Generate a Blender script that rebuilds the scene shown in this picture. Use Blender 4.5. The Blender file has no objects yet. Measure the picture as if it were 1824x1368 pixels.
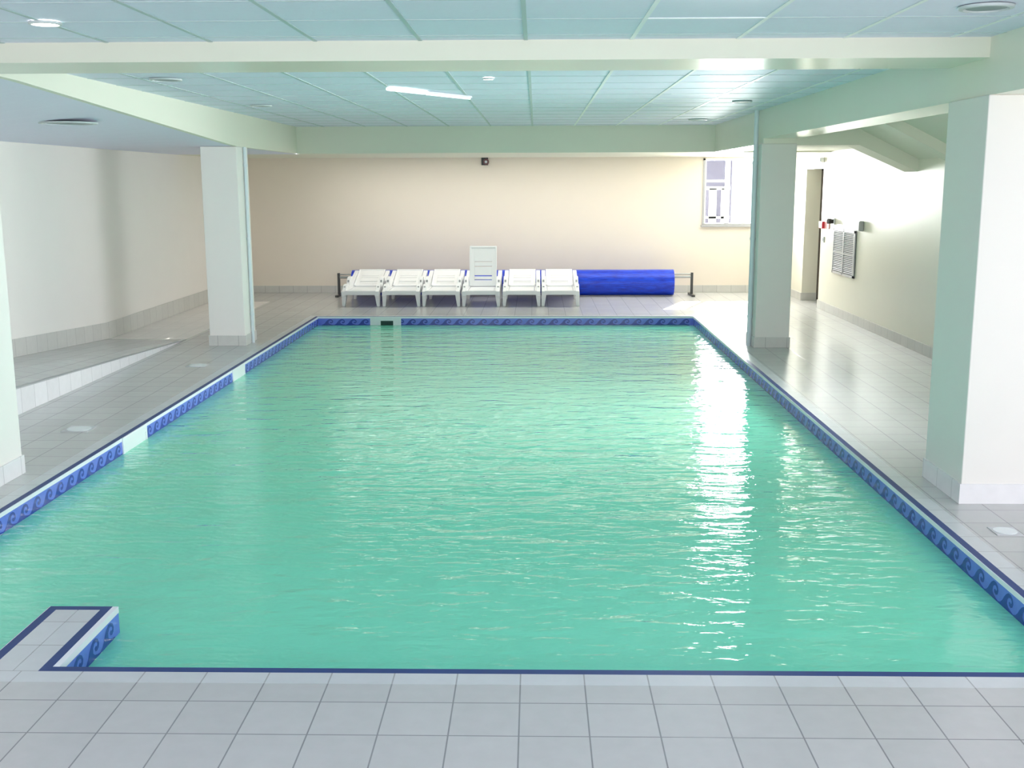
import bpy, bmesh, math, random
from mathutils import Vector, Matrix
random.seed(7)
S = bpy.context.scene
COL = S.collection
PI = math.pi

# ------------------------------------------------------------------ materials
def new_mat(name):
    m = bpy.data.materials.new(name); m.use_nodes = True
    nt = m.node_tree; b = nt.nodes['Principled BSDF']
    return m, nt, b

def plain(name, col, rough=0.5, spec=0.5, metal=0.0, noise=0.0, scale=30.0, bump=0.0):
    m, nt, b = new_mat(name)
    b.inputs['Roughness'].default_value = rough
    b.inputs['Specular IOR Level'].default_value = spec
    b.inputs['Metallic'].default_value = metal
    if noise > 0 or bump > 0:
        g = nt.nodes.new('ShaderNodeNewGeometry')
        n = nt.nodes.new('ShaderNodeTexNoise'); n.inputs['Scale'].default_value = scale
        n.inputs['Detail'].default_value = 4
        nt.links.new(g.outputs['Position'], n.inputs['Vector'])
        mx = nt.nodes.new('ShaderNodeMix'); mx.data_type = 'RGBA'
        mx.inputs[6].default_value = tuple(max(0, c*(1-noise)) for c in col)+(1,)
        mx.inputs[7].default_value = tuple(min(1, c*(1+noise)) for c in col)+(1,)
        nt.links.new(n.outputs['Fac'], mx.inputs[0])
        nt.links.new(mx.outputs[2], b.inputs['Base Color'])
        if bump > 0:
            bp = nt.nodes.new('ShaderNodeBump'); bp.inputs['Strength'].default_value = bump
            bp.inputs['Distance'].default_value = 0.002
            nt.links.new(n.outputs['Fac'], bp.inputs['Height']); nt.links.new(bp.outputs[0], b.inputs['Normal'])
    else:
        b.inputs['Base Color'].default_value = tuple(col)+(1,)
    return m

def tiled(name, col, mortar, w, h, off, plane='xy', rough=0.3, msize=0.0032, noise=0.06, spec=0.5):
    """square tiles with grout lines, laid out in world metres"""
    m, nt, b = new_mat(name)
    g = nt.nodes.new('ShaderNodeNewGeometry')
    sp = nt.nodes.new('ShaderNodeSeparateXYZ'); nt.links.new(g.outputs['Position'], sp.inputs[0])
    cb = nt.nodes.new('ShaderNodeCombineXYZ')
    for k, ax in enumerate(plane):
        a = nt.nodes.new('ShaderNodeMath'); a.operation = 'SUBTRACT'
        nt.links.new(sp.outputs['XYZ'.index(ax.upper())], a.inputs[0]); a.inputs[1].default_value = off[k] - 200*(w, h)[k]
        nt.links.new(a.outputs[0], cb.inputs[k])
    br = nt.nodes.new('ShaderNodeTexBrick'); br.offset = 0; br.squash = 1
    br.inputs['Scale'].default_value = 1; br.inputs['Brick Width'].default_value = w; br.inputs['Row Height'].default_value = h
    br.inputs['Mortar Size'].default_value = msize; br.inputs['Mortar Smooth'].default_value = 0.2; br.inputs['Bias'].default_value = 0
    br.inputs['Color1'].default_value = tuple(c*0.97 for c in col)+(1,)
    br.inputs['Color2'].default_value = tuple(min(1, c*1.03) for c in col)+(1,)
    br.inputs['Mortar'].default_value = tuple(mortar)+(1,)
    nt.links.new(cb.outputs[0], br.inputs['Vector'])
    n = nt.nodes.new('ShaderNodeTexNoise'); n.inputs['Scale'].default_value = 14; n.inputs['Detail'].default_value = 5
    nt.links.new(g.outputs['Position'], n.inputs['Vector'])
    mp = nt.nodes.new('ShaderNodeMapRange'); mp.inputs[3].default_value = 1-noise; mp.inputs[4].default_value = 1+noise
    nt.links.new(n.outputs['Fac'], mp.inputs[0])
    mx = nt.nodes.new('ShaderNodeVectorMath'); mx.operation = 'SCALE'
    nt.links.new(br.outputs['Color'], mx.inputs[0]); nt.links.new(mp.outputs[0], mx.inputs['Scale'])
    nt.links.new(mx.outputs[0], b.inputs['Base Color'])
    bp = nt.nodes.new('ShaderNodeBump'); bp.invert = True; bp.inputs['Strength'].default_value = 0.25; bp.inputs['Distance'].default_value = 0.002
    nt.links.new(br.outputs['Fac'], bp.inputs['Height']); nt.links.new(bp.outputs[0], b.inputs['Normal'])
    b.inputs['Roughness'].default_value = rough; b.inputs['Specular IOR Level'].default_value = spec
    return m

T = 0.2605
GX, GY = -1.885, 4.009
M = {}
M['tile'] = tiled('deck tile', (0.52, 0.52, 0.515), (0.26, 0.26, 0.27), T, T, (GX, GY), rough=0.24)
M['coping_x'] = tiled('coping tile along x', (0.60, 0.62, 0.635), (0.34, 0.34, 0.35), T, 40, (GX, 0), rough=0.28)
M['coping_y'] = tiled('coping tile along y', (0.60, 0.62, 0.635), (0.34, 0.34, 0.35), 40, T, (0, GY), rough=0.28)
M['landing'] = tiled('deck tile with painted glare', (0.82, 0.77, 0.74), (0.6, 0.56, 0.54), T, T, (GX, GY), rough=0.3)  # deck tile lightened to paint in the glare on the landing
M['skirt_x'] = tiled('skirting tile along x', (0.62, 0.61, 0.58), (0.38, 0.37, 0.36), T, 40, (GX, 0), plane='xz', rough=0.3)
M['skirt_y'] = tiled('skirting tile along y', (0.62, 0.61, 0.58), (0.38, 0.37, 0.36), T, 40, (GY, 0), plane='yz', rough=0.3)
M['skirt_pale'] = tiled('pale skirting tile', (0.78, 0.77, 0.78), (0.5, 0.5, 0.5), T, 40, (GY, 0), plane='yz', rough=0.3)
M['wall'] = plain('cream wall paint', (0.88, 0.79, 0.69), 0.55, 0.3, noise=0.015, scale=3, bump=0.05)
M['wall_cool'] = plain('pale cream wall paint', (0.88, 0.84, 0.80), 0.5, 0.35, noise=0.015, scale=3)
M['column_shaded'] = plain('shaded cream column paint', (0.78, 0.755, 0.715), 0.5, 0.35, noise=0.015, scale=3)  # column paint with the shade of the right columns mixed into its colour
M['wall_satin'] = plain('cream satin wall paint', (0.86, 0.83, 0.71), 0.34, 0.5, noise=0.015, scale=3, bump=0.05)
M['beam'] = plain('cream beam paint', (0.77, 0.765, 0.65), 0.5, 0.3, noise=0.015, scale=3)
M['gloss_beam'] = plain('gloss beam paint', (0.77, 0.765, 0.65), 0.25, 0.5, noise=0.015, scale=3)
M['ceil'] = plain('ceiling panel', (0.78, 0.775, 0.91), 0.55, 0.4, noise=0.03, scale=40)
M['rail'] = plain('lit ceiling rail', (0.80, 0.84, 0.85), 0.3, 0.5)
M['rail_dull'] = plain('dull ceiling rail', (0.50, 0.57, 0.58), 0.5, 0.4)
M['blue_edge'] = plain('dark blue edging tile', (0.025, 0.055, 0.20), 0.5, 0.3, noise=0.15, scale=8)
M['white_trim'] = plain('white bullnose tile', (0.85, 0.87, 0.92), 0.2, 0.5)
M['band'] = plain('light blue wave tile', (0.13, 0.20, 0.72), 0.18, 0.5, noise=0.12, scale=18)
M['wave'] = plain('navy wave glaze', (0.024, 0.05, 0.34), 0.16, 0.5, noise=0.2, scale=18)
M['basin'] = tiled('turquoise basin liner', (0.36, 0.86, 0.74), (0.34, 0.82, 0.70), 0.6, 0.6, (0, 0), rough=0.5, msize=0.006, noise=0.03)
M['plastic'] = plain('white resin', (0.86, 0.87, 0.88), 0.32, 0.5, noise=0.02, scale=10)
M['pipe'] = plain('pale grey pipe paint', (0.68, 0.74, 0.78), 0.3, 0.5)
M['steel'] = plain('brushed steel tube', (0.45, 0.46, 0.46), 0.35, 0.5, metal=0.8)
M['dark_steel'] = plain('dark steel post', (0.07, 0.07, 0.07), 0.4, 0.5, metal=0.4)
M['black'] = plain('black plastic', (0.02, 0.02, 0.022), 0.4, 0.5)
M['dark_red'] = plain('dark red plastic', (0.10, 0.015, 0.02), 0.35, 0.5)
M['red'] = plain('red plastic', (0.70, 0.04, 0.06), 0.35, 0.5)
M['pink'] = plain('pale red notice', (0.85, 0.40, 0.42), 0.5, 0.4)
M['grey_box'] = plain('grey plastic box', (0.42, 0.43, 0.44), 0.4, 0.5)
M['grille'] = plain('grey grille metal', (0.58, 0.59, 0.62), 0.35, 0.5, metal=0.4)
M['grille_dark'] = plain('dark duct', (0.16, 0.17, 0.19), 0.6, 0.3)
M['window_grey'] = plain('grey window frame', (0.42, 0.42, 0.44), 0.4, 0.5)
M['window_white'] = plain('white window bar', (0.92, 0.92, 0.94), 0.3, 0.5)
M['skimmer'] = plain('white skimmer plastic', (0.80, 0.84, 0.85), 0.3, 0.5)
M['skimmer_hole'] = plain('skimmer throat', (0.02, 0.06, 0.05), 0.6, 0.3)
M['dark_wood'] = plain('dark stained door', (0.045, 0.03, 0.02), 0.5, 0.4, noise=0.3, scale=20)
M['ext_dark'] = plain('slate outhouse wall', (0.12, 0.12, 0.17), 0.7, 0.3, noise=0.2, scale=3)
M['ext_white'] = plain('white render', (0.9, 0.9, 0.9), 0.7, 0.3)
M['ext_ground'] = plain('pale concrete yard', (0.75, 0.74, 0.72), 0.8, 0.3)
M['ring'] = plain('light fitting ring', (0.55, 0.60, 0.61), 0.3, 0.5)
M['lens'] = plain('unlit lamp glass', (0.42, 0.50, 0.52), 0.15, 0.5)
M['lens_dark'] = plain('dark lamp recess', (0.20, 0.26, 0.27), 0.4, 0.5)
def emit(name, col, st):
    m, nt, b = new_mat(name)
    b.inputs['Base Color'].default_value = tuple(col)+(1,)
    b.inputs['Emission Color'].default_value = tuple(col)+(1,); b.inputs['Emission Strength'].default_value = st
    return m
M['lit'] = emit('lit lamp glass', (1, 0.97, 0.9), 6)
M['glow_strip'] = emit('glowing ceiling strip', (0.92, 1, 1), 1.3)

# blue bubble cover
def cover_mat():
    m, nt, b = new_mat('blue bubble cover')
    g = nt.nodes.new('ShaderNodeNewGeometry')
    n = nt.nodes.new('ShaderNodeTexNoise'); n.inputs['Scale'].default_value = 6; n.inputs['Detail'].default_value = 6
    mp = nt.nodes.new('ShaderNodeMapping'); mp.inputs['Scale'].default_value = (1, 6, 6)
    nt.links.new(g.outputs['Position'], mp.inputs['Vector']); nt.links.new(mp.outputs[0], n.inputs['Vector'])
    r = nt.nodes.new('ShaderNodeValToRGB')
    r.color_ramp.elements[0].position = 0.3; r.color_ramp.elements[0].color = (0.004, 0.02, 0.42, 1)
    r.color_ramp.elements[1].position = 0.75; r.color_ramp.elements[1].color = (0.006, 0.075, 0.80, 1)
    nt.links.new(n.outputs['Fac'], r.inputs[0]); nt.links.new(r.outputs[0], b.inputs['Base Color'])
    v = nt.nodes.new('ShaderNodeTexVoronoi'); v.inputs['Scale'].default_value = 55
    nt.links.new(g.outputs['Position'], v.inputs['Vector'])
    bp = nt.nodes.new('ShaderNodeBump'); bp.inputs['Strength'].default_value = 0.3; bp.inputs['Distance'].default_value = 0.004
    nt.links.new(v.outputs['Distance'], bp.inputs['Height']); nt.links.new(bp.outputs[0], b.inputs['Normal'])
    b.inputs['Roughness'].default_value = 0.35
    return m
M['cover'] = cover_mat()

def glass_mat():
    m = bpy.data.materials.new('window glass'); m.use_nodes = True
    nt = m.node_tree; nt.nodes.clear()
    o = nt.nodes.new('ShaderNodeOutputMaterial'); mix = nt.nodes.new('ShaderNodeMixShader')
    t = nt.nodes.new('ShaderNodeBsdfTransparent'); t.inputs[0].default_value = (0.96, 0.98, 0.98, 1)
    gl = nt.nodes.new('ShaderNodeBsdfGlossy'); gl.inputs['Roughness'].default_value = 0.02
    f = nt.nodes.new('ShaderNodeFresnel'); f.inputs[0].default_value = 1.45
    nt.links.new(f.outputs[0], mix.inputs[0]); nt.links.new(t.outputs[0], mix.inputs[1]); nt.links.new(gl.outputs[0], mix.inputs[2])
    nt.links.new(mix.outputs[0], o.inputs[0])
    return m
M['glass'] = glass_mat()

def water_mat():
    """milky turquoise pool water: part see-through, part scattering, with a rippled reflecting surface"""
    m = bpy.data.materials.new('pool water'); m.use_nodes = True
    nt = m.node_tree; nt.nodes.clear()
    N = nt.nodes.new; Lk = nt.links.new
    o = N('ShaderNodeOutputMaterial')
    g = N('ShaderNodeNewGeometry')
    def noise(scale, sx, sy, rot=0.0, detail=2.0, dist=0.0):
        mp = N('ShaderNodeMapping'); mp.inputs['Scale'].default_value = (sx, sy, 1); mp.inputs['Rotation'].default_value = (0, 0, rot)
        n = N('ShaderNodeTexNoise'); n.inputs['Scale'].default_value = scale; n.inputs['Detail'].default_value = detail
        n.inputs['Distortion'].default_value = dist
        Lk(g.outputs['Position'], mp.inputs['Vector']); Lk(mp.outputs[0], n.inputs['Vector'])
        return n
    n1 = noise(3.2, 0.55, 1.6, 0.15, 2, 0.6)      # long swell across the pool
    n2 = noise(9.0, 0.6, 1.5, -0.25, 2, 0.8)      # ripples
    n3 = noise(26.0, 0.8, 1.3, 0.4, 1, 0.3)       # fine chop
    def madd(a, k, b=None):
        mm = N('ShaderNodeMath'); mm.operation = 'MULTIPLY_ADD' if b else 'MULTIPLY'
        Lk(a, mm.inputs[0]); mm.inputs[1].default_value = k
        if b: Lk(b, mm.inputs[2])
        return mm.outputs[0]
    h = madd(n1.outputs['Fac'], WATER['swell'])
    h = madd(n2.outputs['Fac'], WATER['ripple'], h)
    h = madd(n3.outputs['Fac'], WATER['chop'], h)
    bp = N('ShaderNodeBump'); bp.inputs['Strength'].default_value = 1.0; bp.inputs['Distance'].default_value = 1.0
    Lk(h, bp.inputs['Height'])
    gl = N('ShaderNodeBsdfGlossy'); gl.inputs['Roughness'].default_value = 0.03; gl.inputs['Color'].default_value = (1, 1, 1, 1)
    Lk(bp.outputs[0], gl.inputs['Normal'])
    df = N('ShaderNodeBsdfDiffuse'); df.inputs['Color'].default_value = WATER['diffuse']; Lk(bp.outputs[0], df.inputs['Normal'])
    tr = N('ShaderNodeBsdfTransparent'); tr.inputs[0].default_value = WATER['clear']
    body = N('ShaderNodeMixShader'); body.inputs[0].default_value = WATER['milk']
    Lk(tr.outputs[0], body.inputs[1]); Lk(df.outputs[0], body.inputs[2])
    fr = N('ShaderNodeFresnel'); fr.inputs[0].default_value = 1.33; Lk(bp.outputs[0], fr.inputs['Normal'])
    mix = N('ShaderNodeMixShader')
    Lk(fr.outputs[0], mix.inputs[0]); Lk(body.outputs[0], mix.inputs[1]); Lk(gl.outputs[0], mix.inputs[2])
    Lk(mix.outputs[0], o.inputs[0])
    return m
WATER = dict(swell=0.017, ripple=0.006, chop=0.0012, diffuse=(0.25, 0.93, 0.655, 1), clear=(0.76, 0.98, 0.91, 1), milk=0.8)
M['water'] = water_mat()

# ------------------------------------------------------------------ mesh helpers
class MB:
    def __init__(self): self.v = []; self.f = []; self.m = []
    def face(self, pts, mat=0):
        i = len(self.v); self.v += [tuple(p) for p in pts]; self.f.append(list(range(i, i+len(pts)))); self.m.append(mat)
    def box(self, x0, x1, y0, y1, z0, z1, mat=0):
        x0, x1 = min(x0, x1), max(x0, x1); y0, y1 = min(y0, y1), max(y0, y1); z0, z1 = min(z0, z1), max(z0, z1)
        i = len(self.v)
        self.v += [(x0,y0,z0),(x1,y0,z0),(x1,y1,z0),(x0,y1,z0),(x0,y0,z1),(x1,y0,z1),(x1,y1,z1),(x0,y1,z1)]
        for q in ((3,2,1,0),(4,5,6,7),(0,1,5,4),(1,2,6,5),(2,3,7,6),(3,0,4,7)):
            self.f.append([i+k for k in q]); self.m.append(mat)
        return self
    def hexa(self, b, t, mat=0):
        """solid between a bottom quad and a top quad (counter-clockwise from above)"""
        i = len(self.v); self.v += [tuple(p) for p in b]+[tuple(p) for p in t]
        n = len(b)
        self.f.append([i+k for k in reversed(range(n))]); self.m.append(mat)
        self.f.append([i+n+k for k in range(n)]); self.m.append(mat)
        for k in range(n):
            l = (k+1) % n
            self.f.append([i+k, i+l, i+n+l, i+n+k]); self.m.append(mat)
        return self
    def prism(self, poly, axis, a, b, mat=0):
        """extrude a 2D outline along an axis: x -> (y,z), y -> (x,z), z -> (x,y)"""
        def P(p, c): return {'x': (c, p[0], p[1]), 'y': (p[0], c, p[1]), 'z': (p[0], p[1], c)}[axis]
        return self.hexa([P(p, a) for p in poly], [P(p, b) for p in poly], mat)
    def tube(self, p0, p1, r, n=16, mat=0, r2=None):
        p0, p1 = Vector(p0), Vector(p1); d = (p1-p0).normalized()
        u = d.orthogonal().normalized(); w = d.cross(u); r2 = r if r2 is None else r2
        ring = lambda c, rr: [c+(u*math.cos(2*PI*k/n)+w*math.sin(2*PI*k/n))*rr for k in range(n)]
        return self.hexa(ring(p0, r), ring(p1, r2), mat)
    def build(self, name, mats, parent=None, bevel=0.0, smooth=False, seg=2):
        me = bpy.data.meshes.new(name)
        me.from_pydata(self.v, [], self.f)
        mats = mats if isinstance(mats, (list, tuple)) else [mats]
        for mm in mats: me.materials.append(mm)
        for p, k in zip(me.polygons, self.m): p.material_index = k
        bm = bmesh.new(); bm.from_mesh(me)
        bmesh.ops.remove_doubles(bm, verts=bm.verts, dist=1e-5)
        bmesh.ops.recalc_face_normals(bm, faces=bm.faces)
        if bevel > 0:
            es = [e for e in bm.edges if len(e.link_faces) == 2 and e.calc_face_angle() > 0.6]
            bmesh.ops.bevel(bm, geom=es, offset=bevel, segments=seg, affect='EDGES', profile=0.5, clamp_overlap=True)
        bm.to_mesh(me); bm.free()
        if smooth:
            for p in me.polygons: p.use_smooth = True
            try: me.set_sharp_from_angle(angle=0.7)
            except Exception: pass
        o = bpy.data.objects.new(name, me); COL.objects.link(o)
        if parent is not None: o.parent = parent
        return o

def tag(o, label, cat, group=None, kind=None):
    o['label'] = label; o['category'] = cat
    if group: o['group'] = group
    if kind: o['kind'] = kind
    return o
def struct(o, label=None, cat=None):
    o['kind'] = 'structure'
    if label: o['label'] = label
    if cat: o['category'] = cat
    return o
def empty(name, loc):
    o = bpy.data.objects.new(name, None); o.empty_display_size = 0.1; o.location = loc; COL.objects.link(o); return o
def copy_tree(o, parent=None):
    c = o.copy(); COL.objects.link(c)
    if parent is not None: c.parent = parent
    for ch in list(o.children): copy_tree(ch, c)
    return c

# ------------------------------------------------------------------ key dimensions (metres)
XL, XR, YN, YF = -3.352, 2.423, 4.268, 16.66       # outer line of the pool's blue edging
PX0, PX1, PY = -2.289, -2.077, 4.938               # deck spit that juts into the pool
XWL, XWR, YW = -5.58, 4.536, 20.33                 # walls
ZC, ZB, ZX = 2.837, 2.44, 2.72                     # ceiling, beam soffit, cross-beam soffit
YC1, YC2, YB = 6.84, 7.50, 17.02
YS = -2.5                                          # near end of what is modelled
E_, CW = 0.044, 0.10                               # edging width, coping tile width
BX = -3.625                                        # pool face of the left beam
RX = 2.692                                         # pool face of the right beam
WZ = -0.132                                        # water level
RAMP = -4.56                                       # pool side of the ramp

# ------------------------------------------------------------------ floor
f = MB()
def slab(x0, x1, y0, y1, mat=0): f.box(x0, x1, y0, y1, -0.25, 0, mat)
slab(XWL-0.2, XWR+1.6, YS, YN-CW)                            # near deck
slab(XWL-0.2, XL-CW, YN-CW, 14.13)                           # left deck
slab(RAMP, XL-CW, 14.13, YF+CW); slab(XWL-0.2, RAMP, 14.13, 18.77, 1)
slab(XWL-0.2, RAMP, 18.77, YW+0.2); slab(RAMP, XWR, YF+CW, YW+0.2)
slab(XR+CW, XWR+1.6, YN-CW, YF+CW); slab(XWR, XWR+1.6, YF+CW, YW+0.2)
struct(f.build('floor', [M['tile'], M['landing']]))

# coping tiles round the pool, blue edging, white bullnose
c = MB()
c.box(XL-CW, PX0, YN-CW, YN, -0.25, 0, 0); c.box(PX0, PX1, YN-CW, YN, -0.25, 0, 0); c.box(PX1, XR+CW, YN-CW, YN, -0.25, 0, 0)
c.box(XL-CW, XR+CW, YF, YF+CW, -0.25, 0, 0)
c.box(XL-CW, XL, YN, YF, -0.25, 0, 1); c.box(XR, XR+CW, YN, YF, -0.25, 0, 1)
xm = (PX0+PX1)/2
c.box(PX0, xm-0.002, YN, PY, -0.25, 0, 2); c.box(xm-0.002, xm+0.002, YN, PY, -0.25, -0.002, 3); c.box(xm+0.002, PX1, YN, PY, -0.25, 0, 2)
struct(c.build('trim_1', [M['coping_x'], M['coping_y'], M['coping_y'], M['tile']]), 'pale coping tiles running round the pool edge', 'trim')

basin = MB()
D = -1.35
i0, i1, j0, j1 = XL+E_, XR-E_, YN+E_, YF-E_
def wallq(a, b, mat=0): basin.face([(a[0], a[1], D), (b[0], b[1], D), (b[0], b[1], -0.03), (a[0], a[1], -0.03)], mat)
s0, s1, sy = PX0-E_, PX1+E_+0.024, PY+E_
loop = [(i0, j0), (s0, j0), (s0, sy), (s1, sy), (s1, j0), (i1, j0), (i1, j1), (i0, j1)]
for a, b in zip(loop, loop[1:]+loop[:1]): wallq(a, b)
basin.face([(i0, j0, D), (i1, j0, D), (i1, j1, D), (i0, j1, D)])
basin = struct(basin.build('pool_basin', M['basin']), 'turquoise lined rectangular swimming pool basin', 'pool')
e = MB()
def edg(x0, x1, y0, y1): e.box(x0, x1, y0, y1, -0.03, 0.0)
edg(XL, i0, YN, YF); edg(i1, XR, YN, YF); edg(i0, i1, j1, YF)
edg(i0, s0, YN, j0); edg(PX1+E_, i1, YN, j0); edg(s0, PX0, YN, sy); edg(PX1, PX1+E_, YN, sy); edg(PX0, PX1, PY, sy)
e.build('blue_edging', M['blue_edge'], basin)
w = MB(); wt = 0.004
w.box(i0, i0+wt, j0, j1, -0.028, -0.001); w.box(i1-wt, i1, j0, j1, -0.028, -0.001); w.box(i0, i1, j1-wt, j1, -0.028, -0.001)
w.box(s1-0.024, s1+wt, j0, sy, -0.03, -0.0005); w.box(s0-wt, s0, j0, sy, -0.028, -0.001)
w.build('white_bullnose', M['white_trim'], basin)

# waterline band: light blue tiles carrying a running wave in navy
WAVE = [(0,0),(0,.26),(.14,.32),(.26,.46),(.36,.65),(.48,.82),(.62,.93),(.78,.93),(.91,.83),(.97,.66),(.93,.50),(.82,.43),(.71,.47),(.68,.58),(.75,.65),(.80,.60),
        (.86,.62),(.86,.71),(.78,.79),(.67,.77),(.585,.66),(.57,.48),(.66,.37),(.82,.30),(1,.26),(1,0)]
def band(p0, p1, inward, zt=-0.0275, zb=-0.165, waves=True, skip=()):
    p0, p1, n = Vector(p0), Vector(p1), Vector(inward); L = (p1-p0).length; d = (p1-p0)/L
    b = MB()
    q0, q1 = p0+n*0.002, p1+n*0.002
    b.hexa([(p0.x,p0.y,zb),(p1.x,p1.y,zb),(q1.x,q1.y,zb),(q0.x,q0.y,zb)], [(p0.x,p0.y,zt),(p1.x,p1.y,zt),(q1.x,q1.y,zt),(q0.x,q0.y,zt)], 0)
    if waves:
        P_ = 0.18; k = int(L/P_)
        for t in range(k):
            a = p0 + d*(t*P_+(L-k*P_)/2) + n*0.003
            b.face([(a.x+d.x*P_*s, a.y+d.y*P_*s, zb+(zt-zb)*(0.05+0.93*h)) for s, h in WAVE], 1)
    return b.build('wave_tile_band', [M['band'], M['wave']], basin)
band((i0, j0), (i0, j1), (1, 0)); band((i1, j1), (i1, j0), (-1, 0)); band((i0, j1), (i1, j1), (0, -1))
band((s1, j0), (s1, sy), (1, 0)); band((s0, sy), (s0, j0), (-1, 0)); band((i1, j0), (s1, j0), (0, 1), waves=False); band((s1, sy), (s0, sy), (0, 1), waves=False)

# water: a sheet with a hole where the spit stands
w = MB()
for x0, x1, y0, y1 in ((i0, s0, j0, sy), (s1, i1, j0, sy), (i0, s0, sy, j1), (s0, s1, sy, j1), (s1, i1, sy, j1)):
    w.face([(x0,y0,WZ),(x1,y0,WZ),(x1,y1,WZ),(x0,y1,WZ)])
wo = struct(w.build('pool_water', M['water']), 'rippled turquoise water filling the pool', 'water')
for p_ in wo.data.polygons:
    if p_.normal.z < 0: p_.flip()

# ------------------------------------------------------------------ ramp along the left wall
y0r, y1r = 5.2, 14.13
zs0, zw0 = (y1r-y0r)*0.0505, (y1r-y0r)*0.066
rp = MB()
rp.hexa([(XWL, y0r, 0.0), (RAMP, y0r, 0.0), (RAMP, y1r, 0.0), (XWL, y1r, 0.0)],
        [(XWL, y0r, zw0), (RAMP, y0r, zs0), (RAMP, y1r, 0.001), (XWL, y1r, 0.012)], 0)
ramp = struct(rp.build('ramp', [M['tile']]), 'grey tiled ramp climbing along the left wall', 'ramp')
rs = MB()
rs.hexa([(RAMP, y0r, 0.0), (RAMP+0.012, y0r, 0.0), (RAMP+0.012, y1r, 0.0), (RAMP, y1r, 0.0)],
        [(RAMP, y0r, zs0-0.012), (RAMP+0.012, y0r, zs0-0.012), (RAMP+0.012, y1r, 0.001), (RAMP, y1r, 0.001)])
rs.build('riser_tile', M['skirt_pale'], ramp)
rs = MB()
rs.hexa([(RAMP-0.03, y0r, zs0-0.005), (RAMP+0.016, y0r, zs0-0.012), (RAMP+0.016, y1r, -0.001), (RAMP-0.03, y1r, -0.001)],
        [(RAMP-0.03, y0r, zs0+0.006), (RAMP+0.016, y0r, zs0+0.004), (RAMP+0.016, y1r, 0.004), (RAMP-0.03, y1r, 0.004)])
rs.build('edge_strip', M['grey_box'], ramp)

# ------------------------------------------------------------------ walls
w = MB(); w.box(XWL-0.2, XWL, YS, YW+0.2, 0, 3.05); struct(w.build('wall_left', M['wall_cool']))
NX0, NX1 = -3.5, 4.0                               # wide windows behind the camera
w = MB(); w.box(XWL-0.2, NX0, YS-0.2, YS, 0, 3.05); w.box(NX1, XWR+1.6, YS-0.2, YS, 0, 3.05)
w.box(NX0, NX1, YS-0.2, YS, 0, 0.5); w.box(NX0, NX1, YS-0.2, YS, 2.6, 3.05); struct(w.build('wall_near', M['wall']))
RY0, RY1 = 0.8, 6.2                                # windows in the near right wall
w = MB(); w.box(XWR+1.4, XWR+1.6, YS, RY0, 0, 3.05); w.box(XWR+1.4, XWR+1.6, RY1, 8.0, 0, 3.05)
w.box(XWR+1.4, XWR+1.6, RY0, RY1, 0, 0.4); w.box(XWR+1.4, XWR+1.6, RY0, RY1, 2.6, 3.05); w.box(XWR, XWR+1.6, 8.0, 8.2, 0, 3.05)
struct(w.build('wall_alcove', M['wall']))
WX0, WX1, WZ0, WZ1 = 3.02, 4.33, 1.22, 2.41
w = MB()
w.box(XWL, WX0, YW, YW+0.2, 0, 3.05); w.box(WX1, XWR+0.25, YW, YW+0.2, 0, 3.05)
w.box(WX0, WX1, YW, YW+0.2, 0, WZ0); w.box(WX0, WX1, YW, YW+0.2, WZ1, 3.05)
struct(w.build('wall_back', M['wall']))
DY0, DY1, DZ = 17.80, 18.90, 2.20
w = MB(); tw = 0.25
RW0, RW1 = 8.3, 11.2                               # unseen window added behind the near right column to light the left side
w.box(XWR, XWR+tw, 8.2, RW0, 0, 3.05); w.box(XWR, XWR+tw, RW1, 14.07, 0, 3.05); w.box(XWR, XWR+tw, RW0, RW1, 0, 0.7); w.box(XWR, XWR+tw, RW0, RW1, 2.05, 3.05)
w.box(XWR+0.004, XWR+tw, 14.07, DY0, 0, 3.05); w.box(XWR, XWR+tw, DY1, YW, 0, 3.05); w.box(XWR, XWR+tw, DY0, DY1, DZ, 3.05)
struct(w.build('wall_right', M['wall_satin']))
# the dark room behind the doorway
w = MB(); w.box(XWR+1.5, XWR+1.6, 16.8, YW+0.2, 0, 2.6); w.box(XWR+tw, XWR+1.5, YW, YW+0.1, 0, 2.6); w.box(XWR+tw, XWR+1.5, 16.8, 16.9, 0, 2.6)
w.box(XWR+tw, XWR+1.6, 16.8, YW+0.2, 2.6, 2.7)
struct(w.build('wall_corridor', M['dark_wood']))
wb = MB(); x0_, x1_ = XWR+0.17, XWR+0.23
wb.box(x0_, x1_, RW0, RW0+0.06, 0.7, 2.05); wb.box(x0_, x1_, RW1-0.06, RW1, 0.7, 2.05); wb.box(x0_, x1_, RW0+0.06, RW1-0.06, 0.7, 0.76); wb.box(x0_, x1_, RW0+0.06, RW1-0.06, 1.99, 2.05)
for q_ in (1/3, 2/3): wb.box(x0_, x1_, RW0+(RW1-RW0)*q_-0.03, RW0+(RW1-RW0)*q_+0.03, 0.76, 1.99)
w2 = struct(wb.build('added_window', M['window_white']), 'long white framed window, unseen, added to the right wall for its light', 'window')
wb = MB(); wb.box(XWR+0.197, XWR+0.203, RW0+0.06, RW1-0.06, 0.76, 1.99); wb.build('pane', M['glass'], w2)
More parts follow.
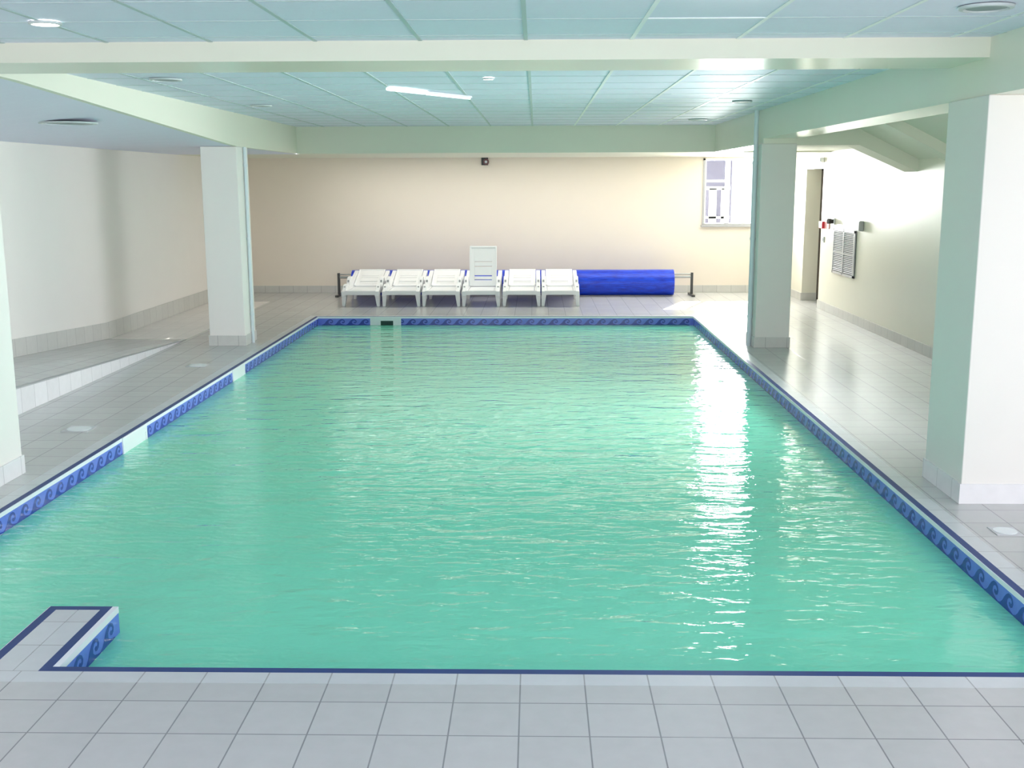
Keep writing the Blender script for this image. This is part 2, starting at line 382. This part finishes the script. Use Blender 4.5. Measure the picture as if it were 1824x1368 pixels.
# skirting tiles
b = MB(); b.box(XWL, XWR, YW-0.012, YW, 0, 0.13); struct(b.build('baseboard_back', M['skirt_x']))
b = MB(); b.hexa([(XWL,y0r,zw0),(XWL+0.012,y0r,zw0),(XWL+0.012,y1r,0.012),(XWL,y1r,0.012)], [(XWL,y0r,zw0+0.14),(XWL+0.012,y0r,zw0+0.14),(XWL+0.012,y1r,0.225),(XWL,y1r,0.225)])
b.box(XWL, XWL+0.012, y1r, YW-0.012, 0, 0.225)
struct(b.build('baseboard_left', M['skirt_y']))
b = MB(); b.box(XWR-0.012, XWR, 8.0, DY0, 0, 0.13); b.box(XWR-0.012, XWR, DY1, YW-0.012, 0, 0.13); b.box(XWR, XWR+tw, DY1-0.012, DY1, 0, 0.13)
struct(b.build('baseboard_right', [M['skirt_y']]))

# doorway and its dark door leaf, standing open into the corridor
dr = MB()
dr.box(XWR+tw+0.002, XWR+tw+0.045, DY0+0.14, DY0+1.14, 0.01, DZ-0.02)
door = struct(dr.build('door_1', M['dark_wood']), 'dark open door in the right wall doorway', 'door')

# ------------------------------------------------------------------ ceilings
def ceiling(name, x0, x1, y0, y1, z, gx, gy, step=0.63, rails=True):
    c = MB(); c.box(x0, x1, y0, y1, z, z+0.06, 0)
    if rails:
        k = math.ceil((x0-gx)/step)
        while gx+k*step < x1:
            x = gx+k*step; c.box(max(x0, x-0.012), min(x1, x+0.012), y0, y1, z-0.004, z, 1 if x > 0.3 else 2); k += 1  # same rails in a lit white and a duller copy, split by side
        k = math.ceil((y0-gy)/step)
        while gy+k*step < y1:
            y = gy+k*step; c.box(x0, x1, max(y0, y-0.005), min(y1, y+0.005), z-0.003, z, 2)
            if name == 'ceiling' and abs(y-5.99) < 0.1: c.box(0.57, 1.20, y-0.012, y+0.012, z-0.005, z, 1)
            if name == 'ceiling_pool' and k % 5 != 2: c.box(1.21+0.05*(k%3), 1.84, y-0.012, y+0.012, z-0.005, z, 1)  # short white pieces, here and above, paint light caught by panel edges
            k += 1
    return struct(c.build(name, [M['ceil'], M['rail'], M['rail_dull']]))
ceiling('ceiling', XWL, RX, YS, YC1, ZC, -0.69, 5.99)
c = MB(); c.box(3.09, XWR+1.6, YS, 8.0, 2.95, 3.05); struct(c.build('ceiling_alcove', M['ceil']))
ceiling('ceiling_pool', BX, RX, YC2, YB, ZC, -0.68, 5.99)
c = MB(); c.box(XWL, XWR, YB+0.35, YW, ZB, ZB+0.06); struct(c.build('ceiling_back', M['beam']))
# low ceiling over the ramp, twisting from the tapered beam to the wall head
c = MB(); n = 24
def zbeam(y): return ZX-(ZX-ZB)*min(1, max(0, (y-7.75)/(13.57-7.75)))
prof = []
for k in range(n+1):
    y = YC2+(YB+0.35-YC2)*k/n
    prof.append((y, zbeam(y)))
for (ya, za), (yb, zb_) in zip(prof, prof[1:]):
    c.hexa([(XWL,ya,ZB),(BX-0.06,ya,za),(BX-0.06,yb,zb_),(XWL,yb,ZB)], [(XWL,ya,ZB+0.06),(BX-0.06,ya,za+0.06),(BX-0.06,yb,zb_+0.06),(XWL,yb,ZB+0.06)])
struct(c.build('ceiling_ramp', M['ceil']))
# ------------------------------------------------------------------ beams
b = MB()
for (ya, za), (yb, zb_) in zip(prof, prof[1:]):
    yb = min(yb, YB)
    if yb <= ya: continue
    b.hexa([(BX-0.06,ya,za),(BX,ya,za),(BX,yb,zb_),(BX-0.06,yb,zb_)], [(BX-0.06,ya,ZC+.06),(BX,ya,ZC+.06),(BX,yb,ZC+.06),(BX-0.06,yb,ZC+.06)])
struct(b.build('beam', M['beam']), 'cream tapered beam along the left of the pool ceiling', 'beam')
b = MB(); b.box(BX, RX, YB, YB+0.35, ZB, ZC+0.06); struct(b.build('beam', M['beam']), 'cream beam across the far end of the pool', 'beam')
b = MB(); b.box(XWL, RX, YC1, YC2, ZX, ZC+0.06); struct(b.build('beam', M['gloss_beam']), 'cream cross beam over the near end of the pool, glossy underside', 'beam')
b = MB()
b.box(RX, 3.09, YS, 13.405, 2.50, 3.0); b.box(RX, 3.09, 13.405, YB+0.35, ZB, 3.0)
struct(b.build('beam', M['gloss_beam']), 'deep green-shaded beam along the right of the pool', 'beam')

# sloping soffit and ribs over the right aisle
def zs(x): return 2.62-0.5*(x-3.8)
s = MB(); s.hexa([(3.09,8.0,2.70),(3.64,8.0,2.70),(3.64,13.42,2.70),(3.09,13.42,2.70)], [(3.09,8.0,2.95),(3.64,8.0,2.95),(3.64,13.42,2.95),(3.09,13.42,2.95)])
s.hexa([(3.64,8.0,2.70),(XWR,8.0,zs(XWR)),(XWR,13.42,zs(XWR)),(3.64,13.42,2.70)], [(3.64,8.0,2.95),(XWR,8.0,2.95),(XWR,13.42,2.95),(3.64,13.42,2.95)])
struct(s.build('ceiling_aisle', M['beam']))
def zr(x): return min(2.455, 2.42-0.5*(x-3.83))
def rib(y0, y1, dz=0.0, flat=True, label='', sl=0.5):
    r = MB()
    xk = 3.83
    pr = [(3.09, 2.42+dz if flat else 2.42+dz-sl*(3.09-3.83)), (xk, 2.42+dz), (XWR, 2.42+dz-sl*(XWR-3.83)), (XWR, 2.95), (3.09, 2.95)]
    r.prism(pr, 'y', y0, y1)
    return struct(r.build('beam', M['beam']), label, 'beam')
rib(13.42, 13.92, 0, True, 'sloping beam over the right aisle level with the far column', 0.44)
rib(11.85, 12.15, 0.07, False, 'sloping rib over the right aisle nearer the camera')
c = MB(); c.box(3.09, XWR, 13.92, YB+0.35, ZB+0.02, ZB+0.08); struct(c.build('ceiling_aisle_back', M['beam']))

# ------------------------------------------------------------------ columns
def column(x0, x1, y0, y1, z1, label, mat='wall_cool', pale=False):
    m = MB(); m.box(x0, x1, y0, y1, 0, z1)
    o = struct(m.build('column', M[mat], bevel=0.006), label, 'column')
    k = MB(); g = 0.011
    k.box(x0-g, x1+g, y0-g, y0, 0, 0.13, 0); k.box(x0-g, x1+g, y1, y1+g, 0, 0.13, 0)
    k.box(x0-g, x0, y0, y1, 0, 0.13, 1); k.box(x1, x1+g, y0, y1, 0, 0.13, 1)
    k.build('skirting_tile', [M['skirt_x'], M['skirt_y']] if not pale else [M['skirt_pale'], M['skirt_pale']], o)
    return o
cl = column(-4.07, BX, 13.575, 14.09, ZB, 'cream column at the left of the pool, beside the end of the ramp')
column(-4.06, -3.60, 6.77, 7.44, ZX, 'pale column cut by the left edge of the picture', pale=True)
cr = column(RX-0.016, 3.09, 13.405, 13.915, ZB, 'green-shaded column on the right of the pool with a pipe beside it', 'column_shaded')
column(RX-0.022, 3.105, 6.752, 7.40, 2.50, 'near right column, white on the side facing the camera', 'column_shaded', pale=True)

def pipe(x, y, z1, label, r=0.028):
    t = empty('drain_pipe', (x, y, 0))
    p = MB(); p.tube((0,0,0.0), (0,0,z1), r, 20); p.build('pipe', M['pipe'], t, smooth=True)
    for z in (0.35, 1.3, 2.2):
        q = MB(); q.tube((0,0,z), (0,0,z+0.03), r+0.006, 20); q.build('bracket', M['pipe'], t, smooth=True)
    return tag(t, label, 'pipe')
pipe(RX-0.05, 13.60, ZC, 'pale grey pipe running up the right hand pool column')
pipe(BX+0.024, 13.86, ZB, 'slim pale pipe up the bright side of the left pool column', 0.02)

# ------------------------------------------------------------------ back window and what is outside
wn = MB(); fr = 0.035
wn.box(WX0, WX0+fr, YW-0.02, YW+0.10, WZ0, WZ1); wn.box(WX1-fr, WX1, YW-0.02, YW+0.10, WZ0, WZ1)
wn.box(WX0+fr, WX1-fr, YW-0.02, YW+0.10, WZ0, WZ0+fr)
win = struct(wn.build('window_1', M['window_grey']), 'bright grey framed window at the right of the back wall', 'window')
q = MB(); q.box(WX0, WX1, YW-0.02, YW+0.10, WZ1-0.03, WZ1); q.box(WX0+fr, WX0+fr+0.03, YW+0.03, YW+0.09, WZ0+fr, WZ1-0.03)
q.box(3.435, 3.515, YW+0.03, YW+0.09, WZ0+fr, WZ1-0.03)
q.box(WX0+fr+0.03, 3.435, YW+0.03, YW+0.09, 1.99, 2.035)
q.build('sash', M['window_white'], win)
q = MB(); q.box(WX0-0.02, WX1+0.02, YW-0.06, YW-0.0, WZ0-0.03, WZ0); q.build('sill', M['window_grey'], win)
q = MB(); q.box(WX0+fr, WX1-fr, YW+0.055, YW+0.061, WZ0+fr, WZ1-0.03); q.build('pane', M['glass'], win)
# outhouse with a white window across the yard
g = MB(); g.box(-6, 14, YW+0.2, YW+30, -0.3, -0.02); struct(g.build('ground_yard', M['ext_ground']))
ox, oy = 3.2, 24.0
t = empty('outhouse', (ox, oy, 0))
h = MB(); h.box(0, 0.98, 0, 2.5, 0, 3.2); h.build('wall', M['ext_dark'], t)
h = MB(); h.box(-0.05, 1.06, -0.05, 2.6, 3.2, 3.3); h.build('roof', M['ext_dark'], t)
h = MB()
for z0, z1 in ((1.83, 1.9), (1.22, 1.27)): h.box(0.03, 0.95, -0.04, 0.0, z0, z1)
for x0, x1 in ((0.50, 0.66), (0.76, 0.88)): h.box(x0, x1, -0.04, 0.0, 0.95, 1.86)
h.box(0.0, 0.98, -0.035, 0.0, 0, 0.97); h.build('window_bars', M['ext_white'], t)
tag(t, 'slate grey outhouse with white bars seen through the back window', 'building')

# ------------------------------------------------------------------ sun loungers
def lounger_back(parent, ang):
    """hinged back panel, 0.70 long: frame, slots and a head end"""
    bk = empty('pivot', (0, 0, 0))
    ca, sa = math.cos(ang), math.sin(ang)
    def W(x, u, v): return (x, 0.82+u*ca-v*sa, 0.265+u*sa+v*ca)
    b = MB(); hw = 0.225
    def bx(x0, x1, u0, u1, v0=-0.014, v1=0.014):
        b.hexa([W(x0,u0,v0),W(x1,u0,v0),W(x1,u1,v0),W(x0,u1,v0)], [W(x0,u0,v1),W(x1,u0,v1),W(x1,u1,v1),W(x0,u1,v1)])
    bx(-hw, -hw+0.075, 0, 0.68); bx(hw-0.075, hw, 0, 0.68)
    cuts = [0.02, 0.09, 0.10, 0.16, 0.172, 0.28, 0.29, 0.345, 0.357, 0.40, 0.407, 0.68]
    for u0, u1 in ((0.0, 0.10), (0.112, 0.165), (0.185, 0.33), (0.342, 0.41), (0.42, 0.68)): bx(-hw+0.075, hw-0.075, u0, u1)
    bx(-hw-0.006, -hw+0.02, 0, 0.68, -0.02, 0.024); bx(hw-0.02, hw+0.006, 0, 0.68, -0.02, 0.024); bx(-hw, hw, 0.655, 0.685, -0.02, 0.024)
    bpy.data.objects.remove(bk)
    return b.build('backrest', M['plastic'], parent, bevel=0.004)
def make_lounger(ang):
    t = empty('sun_lounger', (0, 0, 0))
    s = MB(); hw = 0.255
    s.box(-hw, hw, 0.0, 0.05, 0.195, 0.262); s.box(-hw, -hw+0.04, 0.05, 1.42, 0.215, 0.262); s.box(hw-0.04, hw, 0.05, 1.42, 0.215, 0.262)
    y = 0.058
    while y < 0.80:
        s.box(-hw+0.045, hw-0.045, y, y+0.062, 0.232, 0.254); y += 0.072
    s.box(-hw+0.03, hw-0.03, 1.36, 1.42, 0.205, 0.25)
    s.build('seat', M['plastic'], t, bevel=0.004)
    lounger_back(t, ang)
    for sx in (-1, 1):
        a = MB(); x0, x1 = sx*0.238, sx*0.308
        prof_ = [(0.0,0.17),(0.0,0.255),(0.10,0.275),(0.22,0.345),(0.34,0.35),(0.40,0.30),(0.50,0.32),(0.62,0.43),(0.76,0.44),(0.83,0.355),(0.98,0.38),(1.44,0.485),(1.47,0.47),(1.47,0.41),(1.30,0.215),(0.16,0.205),(0.12,0.17)]
        a.prism(prof_, 'x', x0, x1)
        r = a.build('side_rail', M['plastic'], t, bevel=0.008)
        k = MB(); k.box(sx*0.262, sx*0.290, 0.54, 0.57, 0.345, 0.395); k.build('hand_slot', M['grey_box'], r)
        k = MB(); k.box(sx*0.262, sx*0.290, 0.155, 0.185, 0.295, 0.323)
        k.build('hand_slot', M['grey_box'], r)
        for yy in (0.05, 1.20):
            l = MB(); xa, xb = sx*0.228, sx*0.312
            l.hexa([(sx*0.262, yy+0.01, 0), (sx*0.308, yy+0.01, 0), (sx*0.308, yy+0.09, 0), (sx*0.262, yy+0.09, 0)] if sx > 0 else
                   [(-0.308, yy+0.01, 0), (-0.262, yy+0.01, 0), (-0.262, yy+0.09, 0), (-0.308, yy+0.09, 0)],
                   [(min(xa,xb), yy, 0.215), (max(xa,xb), yy, 0.215), (max(xa,xb), yy+0.12, 0.215), (min(xa,xb), yy+0.12, 0.215)])
            l.build('leg', M['plastic'], t, bevel=0.006)
    return t
LX = [-2.87, -2.205, -1.55, -0.895, -0.232, 0.405]
LY = 17.93
flat_p = make_lounger(math.radians(18.5))
up_p = make_lounger(math.radians(76))
LAB = ['white plastic sun lounger at the far left end of the row, nearest the reel post',
       'second white sun lounger from the left end of the row, back nearly flat',
       'third white sun lounger from the left, just left of the one with a raised back',
       'white sun lounger with its slotted back raised upright',
       'white sun lounger just right of the one with a raised back',
       'white sun lounger at the right end of the row, beside the blue pool cover']
used = False
for k, x in enumerate(LX):
    if k == 3: o = up_p
    elif not used: o = flat_p; used = True
    else: o = copy_tree(flat_p)
    o.location = (x, LY, 0)
    tag(o, LAB[k], 'sun lounger', 'sun loungers lined up before the back wall')

# ------------------------------------------------------------------ pool cover reel
t = empty('pool_cover_reel', (-0.4, 19.72, 0))
def spiral(nturn, r0, r1, n=48):
    pts = []
    for k in range(int(n*nturn)+1):
        a = 2*PI*k/n; r = r0+(r1-r0)*k/(n*nturn); pts.append((r*math.cos(a), r*math.sin(a)))
    return pts
cv = MB(); n = 40; xa, xb = -2.88, 2.85
sec = [(0.215*math.cos(2*PI*k/n)*1.02, 0.236+0.228*math.sin(2*PI*k/n)*(1.0 if math.sin(2*PI*k/n) > 0 else 1.0)) for k in range(n)]
segx = [xa+(xb-xa)*k/14 for k in range(15)]
rings = []
for gx in segx:
    j = 1+0.012*math.sin(gx*3.1)
    rings.append([(gx, p[0]*j, 0.236+(p[1]-0.236)*(1+0.006*math.sin(gx*5.3))) for p in sec])
for r0, r1 in zip(rings, rings[1:]):
    for k in range(n):
        l = (k+1) % n; cv.face([r0[k], r0[l], r1[l], r1[k]])
cv.face(rings[0]); cv.face(rings[-1])
cvo = cv.build('cover_roll', M['cover'], t, smooth=True)
for xe in (xa-0.002, xb+0.002):
    lf = MB()
    pts = spiral(5, 0.03, 0.205)
    for a, b_ in zip(pts, pts[1:]):
        lf.face([(xe, a[0], 0.236+a[1]), (xe, b_[0], 0.236+b_[1]), (xe, b_[0]*1.03, 0.236+b_[1]*1.03), (xe, a[0]*1.03, 0.236+a[1]*1.03)])
    lf.build('wound_edge', M['black'], cvo)
for sx, xe, xr in ((-1, -3.13, xa), (1, 3.18, xb)):
    sh = MB(); sh.tube((xr, 0, 0.335), (xe, 0, 0.335), 0.022, 16); sh.tube((xr, 0, 0.385), (xe, 0, 0.385), 0.012, 12); sh.build('shaft', M['steel'], t, smooth=True)
    po = MB(); po.box(xe-0.022, xe+0.022, -0.025, 0.025, 0.0, 0.41); po.build('post', M['dark_steel'], t, bevel=0.004)
    ft = MB(); ft.box(xe-0.03, xe+0.03, -0.26, 0.26, 0.0, 0.035); ft.build('foot_bar', M['dark_steel'], t, bevel=0.004)
tag(t, 'long reel of rolled blue pool cover behind the sun loungers', 'pool cover')

# ------------------------------------------------------------------ wall fittings
t = empty('alarm_sounder', (-0.907, YW, 2.375))
k = MB(); k.box(-0.075, 0.045, -0.03, 0, -0.07, 0.07); k.build('back_box', M['black'], t, bevel=0.006)
k = MB(); k.tube((0.01, -0.03, -0.01), (0.01, -0.085, -0.01), 0.055, 24, r2=0.05); k.build('horn', M['dark_red'], t, smooth=True)
k = MB(); k.tube((0.01, -0.085, -0.01), (0.01, -0.088, -0.01), 0.024, 16); k.build('grille', M['ring'], t)
tag(t, 'small dark red alarm sounder high on the back wall', 'alarm')

t = empty('air_grille', (XWR, 16.38, 0.97))
k = MB(); hy, hz = 0.57, 0.335
k.box(-0.012, 0.0, -hy, hy, -hz, hz, 0)
fo = k.build('duct', M['grille_dark'], t)
k = MB()
for a in (-hy, -0.02, hy-0.04): k.box(-0.028, -0.012, a, a+0.04, -hz, hz)
k.box(-0.028, -0.012, -hy, hy, hz-0.035, hz); k.box(-0.028, -0.012, -hy, hy, -hz, -hz+0.035); k.box(-0.0275, -0.012, -hy, hy, -0.03, -0.01)
k.build('frame', M['grille'], t)
k = MB(); z = -hz+0.045
while z < hz-0.05:
    k.hexa([(-0.026,-hy+.04,z),(-0.013,-hy+.04,z+0.008),(-0.013,hy-.04,z+0.008),(-0.026,hy-.04,z)], [(-0.026,-hy+.04,z+0.006),(-0.013,-hy+.04,z+0.014),(-0.013,hy-.04,z+0.014),(-0.026,hy-.04,z+0.006)])
    z += 0.026
k.build('louvre', M['grille'], t)
tag(t, 'grey louvred air grille low on the right wall', 'air grille')

t = empty('fire_call_point', (XWR, 17.62, 1.325))
k = MB(); k.box(-0.05, 0, -0.07, 0.13, -0.055, 0.055); k.build('body', M['red'], t, bevel=0.006)
k = MB(); k.box(-0.012, 0, -0.33, -0.08, -0.05, 0.05); k.build('notice', M['pink'], t)
tag(t, 'red fire call point with a pale red notice beside the doorway', 'fire alarm')
t = empty('wall_spotlight', (XWR, 17.03, 1.40))
k = MB(); k.box(-0.02, 0, -0.05, 0.05, -0.05, 0.05); k.build('mount', M['plastic'], t, bevel=0.004)
k = MB(); k.tube((-0.02, 0, 0), (-0.10, -0.02, 0.005), 0.035, 20, r2=0.042); k.build('head', M['black'], t, smooth=True)
tag(t, 'small black round fitting above the corner of the air grille', 'fitting')
t = empty('junction_box', (XWR, 15.58, 1.385))
k = MB(); k.box(-0.06, 0, -0.09, 0.09, -0.07, 0.07); k.build('body', M['grey_box'], t, bevel=0.006)
k = MB(); k.box(-0.066, -0.06, -0.08, 0.08, -0.06, 0.06); k.build('lid', M['grey_box'], t, bevel=0.002)
tag(t, 'small grey box on the right wall, up and right of the air grille', 'box')
t = empty('light_switch', (XWR, 17.60, 1.10))
k = MB(); k.box(-0.012, 0, -0.045, 0.045, -0.045, 0.045); k.build('plate', M['ring'], t, bevel=0.003)
k = MB(); k.box(-0.018, -0.012, -0.014, 0.014, -0.022, 0.022); k.build('rocker', M['grey_box'], t)
tag(t, 'small grey wall switch beside the doorway, below the red call point', 'switch')
t = empty('emergency_light', (XWR, 17.95, 2.33))
k = MB(); k.box(-0.05, 0, -0.17, 0.17, -0.04, 0.04); k.build('housing', M['plastic'], t, bevel=0.01)
k = MB(); k.box(-0.062, -0.05, -0.15, 0.15, -0.03, 0.03); k.build('diffuser', M['ring'], t, bevel=0.004)
tag(t, 'small white emergency light on the right wall above the doorway', 'light')

# ------------------------------------------------------------------ pool fittings
def skimmer(loc, rz, w_, label, hole):
    t = empty('pool_skimmer', loc); t.rotation_euler = (0, 0, rz)      # local -y faces the water
    k = MB(); h0, h1 = -0.27, -0.001; b_ = 0.03
    k.box(-w_/2, w_/2, -0.012, 0, -0.062, h1); k.box(-w_/2, -w_/2+b_, -0.012, 0, h0, -0.062); k.box(w_/2-b_, w_/2, -0.012, 0, h0, -0.062)
    k.box(-w_/2+b_, w_/2-b_, -0.012, 0, h0, h0+0.03)
    k.build('faceplate', M['skimmer'], t, bevel=0.003)
    k = MB(); k.box(-w_/2+b_, w_/2-b_, -0.007, -0.002, h0+0.03, -0.062); k.build('weir_flap', M['skimmer'], t)
    if hole:
        k = MB(); k.box(-0.075, 0.115, -0.010, -0.0075, -0.145, -0.064); k.build('throat', M['skimmer_hole'], t)
    return tag(t, label, 'skimmer', 'skimmers set in the pool walls')
skimmer((i0+0.002, 8.79, 0), PI/2, 0.55, 'white skimmer in the left pool wall, the nearer of two', False)
skimmer((i0+0.002, 12.02, 0), PI/2, 0.50, 'white skimmer in the left pool wall beside the column, the farther of two', False)
skimmer((-2.28, j1-0.002, 0), 0, 0.47, 'white skimmer with a dark slot in the far pool wall', True)
def lid(x, y, label, s=0.11):
    t = empty('skimmer_lid', (x, y, 0))
    k = MB(); k.prism([(s*math.cos(2*PI*a/4+PI/4)*1.414, s*math.sin(2*PI*a/4+PI/4)*1.414) for a in range(4)], 'z', 0.0, 0.004); k.build('frame', M['grille'], t)
    k = MB(); k.tube((0,0,0.004), (0,0,0.007), s*0.88, 28); k.build('cover', M['skimmer'], t)
    return tag(t, label, 'lid', 'lids let into the deck tiles')
lid(-3.78, 8.84, 'pale square lid in the left deck, by the nearer skimmer')
lid(-3.77, 12.07, 'pale square lid in the left deck, before the left column')
lid(2.72, 6.19, 'pale square lid in the deck in front of the near right column', 0.075)

# ------------------------------------------------------------------ ceiling lights
def downlight(x, y, z, r, lit, label):
    t = empty('downlight', (x, y, z))
    k = MB(); n = 32
    for a in range(n):
        a0, a1 = 2*PI*a/n, 2*PI*(a+1)/n
        P = lambda ang, rr, zz: (rr*math.cos(ang), rr*math.sin(ang), zz)
        k.face([P(a0,r,0),P(a1,r,0),P(a1,r*0.97,-0.012),P(a0,r*0.97,-0.012)]); k.face([P(a0,r*.97,-0.012),P(a1,r*.97,-0.012),P(a1,r*.82,-0.014),P(a0,r*.82,-0.014)])
        k.face([P(a0,r*.82,-0.014),P(a1,r*.82,-0.014),P(a1,r*.80,-0.002),P(a0,r*.80,-0.002)])
    k.build('trim_ring', M['ring'], t, smooth=True)
    k = MB(); k.tube((0,0,-0.001), (0,0,-0.008), r*0.80, 32, r2=r*0.72); k.build('diffuser', M['lit' if lit else 'lens_dark'], t)
    return tag(t, label, 'ceiling light', 'round ceiling lights')
downlight(-2.57, 5.97, ZC-0.004, 0.085, True, 'lit round ceiling light in the upper left corner of the picture')
downlight(2.19, 5.65, ZC-0.004, 0.13, False, 'unlit round ceiling light in the upper right corner, before the cross beam')
downlight(2.18, 12.05, ZC-0.004, 0.105, False, 'unlit round ceiling light by the right beam, the nearer of two')
downlight(2.20, 15.42, ZC-0.004, 0.13, False, 'unlit round ceiling light by the right beam, at the far corner')
downlight(-3.00, 9.18, ZC-0.004, 0.13, False, 'unlit round ceiling light beside the left beam, just behind the cross beam')
downlight(-2.99, 12.29, ZC-0.004, 0.12, False, 'unlit round ceiling light beside the left beam, above the left column')
downlight(-0.384, 9.236, ZC-0.004, 0.05, True, 'tiny lit ceiling spot right of the slanting strip')
zlow = 2.44+(zbeam(10.2)-2.44)*((-4.25)-XWL)/((BX-0.06)-XWL)
downlight(-4.25, 10.2, zlow-0.006, 0.26, False, 'wide unlit round fitting in the low ceiling above the ramp')
dv = Vector((0.525, 0.851, 0)); p0 = Vector((-1.30, 10.03, ZC))
t = empty('ceiling_strip', p0)  # emissive strip with a thinner tail, laid slanting across the ceiling
ang = math.atan2(dv.y, dv.x)
t.rotation_euler = (0, 0, ang)
k = MB(); k.box(0, 0.54, -0.04, 0.04, -0.035, -0.004); k.build('strip_body', M['glow_strip'], t, bevel=0.015)
k = MB(); k.box(0.54, 1.27, -0.015, 0.015, -0.024, -0.004); k.build('strip_tail', M['rail'], t, bevel=0.004)
k = MB(); k.tube((0.55, 0, -0.032), (1.25, 0, -0.032), 0.008, 12); k.build('tube', M['glow_strip'], t, smooth=True)
tag(t, 'glowing slanting strip on the ceiling over the pool', 'ceiling light')

# ------------------------------------------------------------------ camera
yaw, pit, rol, fpx = -0.0218, -0.1809, -0.0034, 1964.05
R0 = Vector((math.cos(yaw), -math.sin(yaw), 0))
F = Vector((math.sin(yaw)*math.cos(pit), math.cos(yaw)*math.cos(pit), math.sin(pit)))
U0 = Vector((-math.sin(yaw)*math.sin(pit), -math.cos(yaw)*math.sin(pit), math.cos(pit)))
Rr = R0*math.cos(rol)+U0*math.sin(rol); Ur = U0*math.cos(rol)-R0*math.sin(rol)
cam = bpy.data.cameras.new('camera'); co = bpy.data.objects.new('camera', cam); COL.objects.link(co)
co.matrix_world = Matrix(((Rr.x, Ur.x, -F.x, 0), (Rr.y, Ur.y, -F.y, 0), (Rr.z, Ur.z, -F.z, 2.0), (0, 0, 0, 1)))
cam.sensor_width = 36; cam.lens = fpx/1824*36; cam.clip_end = 200; cam.clip_start = 0.05
S.camera = co

# ------------------------------------------------------------------ light
wd = bpy.data.worlds.new('world'); S.world = wd; wd.use_nodes = True
bg = wd.node_tree.nodes['Background']; bg.inputs[0].default_value = (0.90, 0.96, 1.0, 1); bg.inputs[1].default_value = 1.6
def area(name, loc, target, sx, sy, power, col=(1, 1, 1)):
    l = bpy.data.lights.new(name, 'AREA'); l.shape = 'RECTANGLE'; l.size = sx; l.size_y = sy; l.energy = power; l.color = col
    o = bpy.data.objects.new(name, l); o.location = loc
    o.rotation_euler = (Vector(target)-Vector(loc)).to_track_quat('-Z', 'Y').to_euler(); COL.objects.link(o); return o
area('daylight_near_windows', (0.25, YS+0.05, 1.6), (0.25, 10, 1.5), 7.4, 2.0, 200, (0.93, 0.95, 1.0))
area('daylight_right_windows', (XWR+1.35, 3.5, 1.5), (-3, 6.5, 1.2), 5.2, 2.0, 26, (0.92, 0.94, 1.0))
la_ = area('added_aisle_fill', (XWR+0.1, 9.75, 1.38), (-4, 10.2, 1.0), 2.8, 1.2, 57, (0.93, 0.96, 1.0)); la_.data.spread = math.radians(80)  # fill in the added window, brightening the left columns and wall
area('daylight_back_window', (3.68, YW+0.3, 1.85), (-1.5, 13, 0.6), 1.2, 1.1, 260, (1, 0.99, 0.97))
area('far_fill_light', (0.0, 18.7, ZB-0.03), (0, 18.7, 0), 7.0, 1.6, 60, (1, 0.97, 0.92))  # unseen fill added behind the far beam to brighten the back zone
sun = bpy.data.lights.new('sun', 'SUN'); sun.energy = 22; sun.angle = math.radians(0.6); sun.color = (1, 0.97, 0.92)
so = bpy.data.objects.new('sun', sun); COL.objects.link(so)
so.rotation_euler = Vector((-1.10, -2.93, -2.35)).to_track_quat('-Z', 'Y').to_euler(); so.location = (8, 30, 12)

vs = S.view_settings
S.display_settings.display_device = 'sRGB'
vs.view_transform = 'Standard'; vs.look = 'None'; vs.gamma = 1.0; vs.exposure = 0.5; vs.use_curve_mapping = False
S.cycles.use_denoising = True
S.cycles.max_bounces = 12; S.cycles.diffuse_bounces = 6; S.cycles.transparent_max_bounces = 12
S.cycles.caustics_reflective = False; S.cycles.caustics_refractive = False
S.cycles.sample_clamp_indirect = 6.0
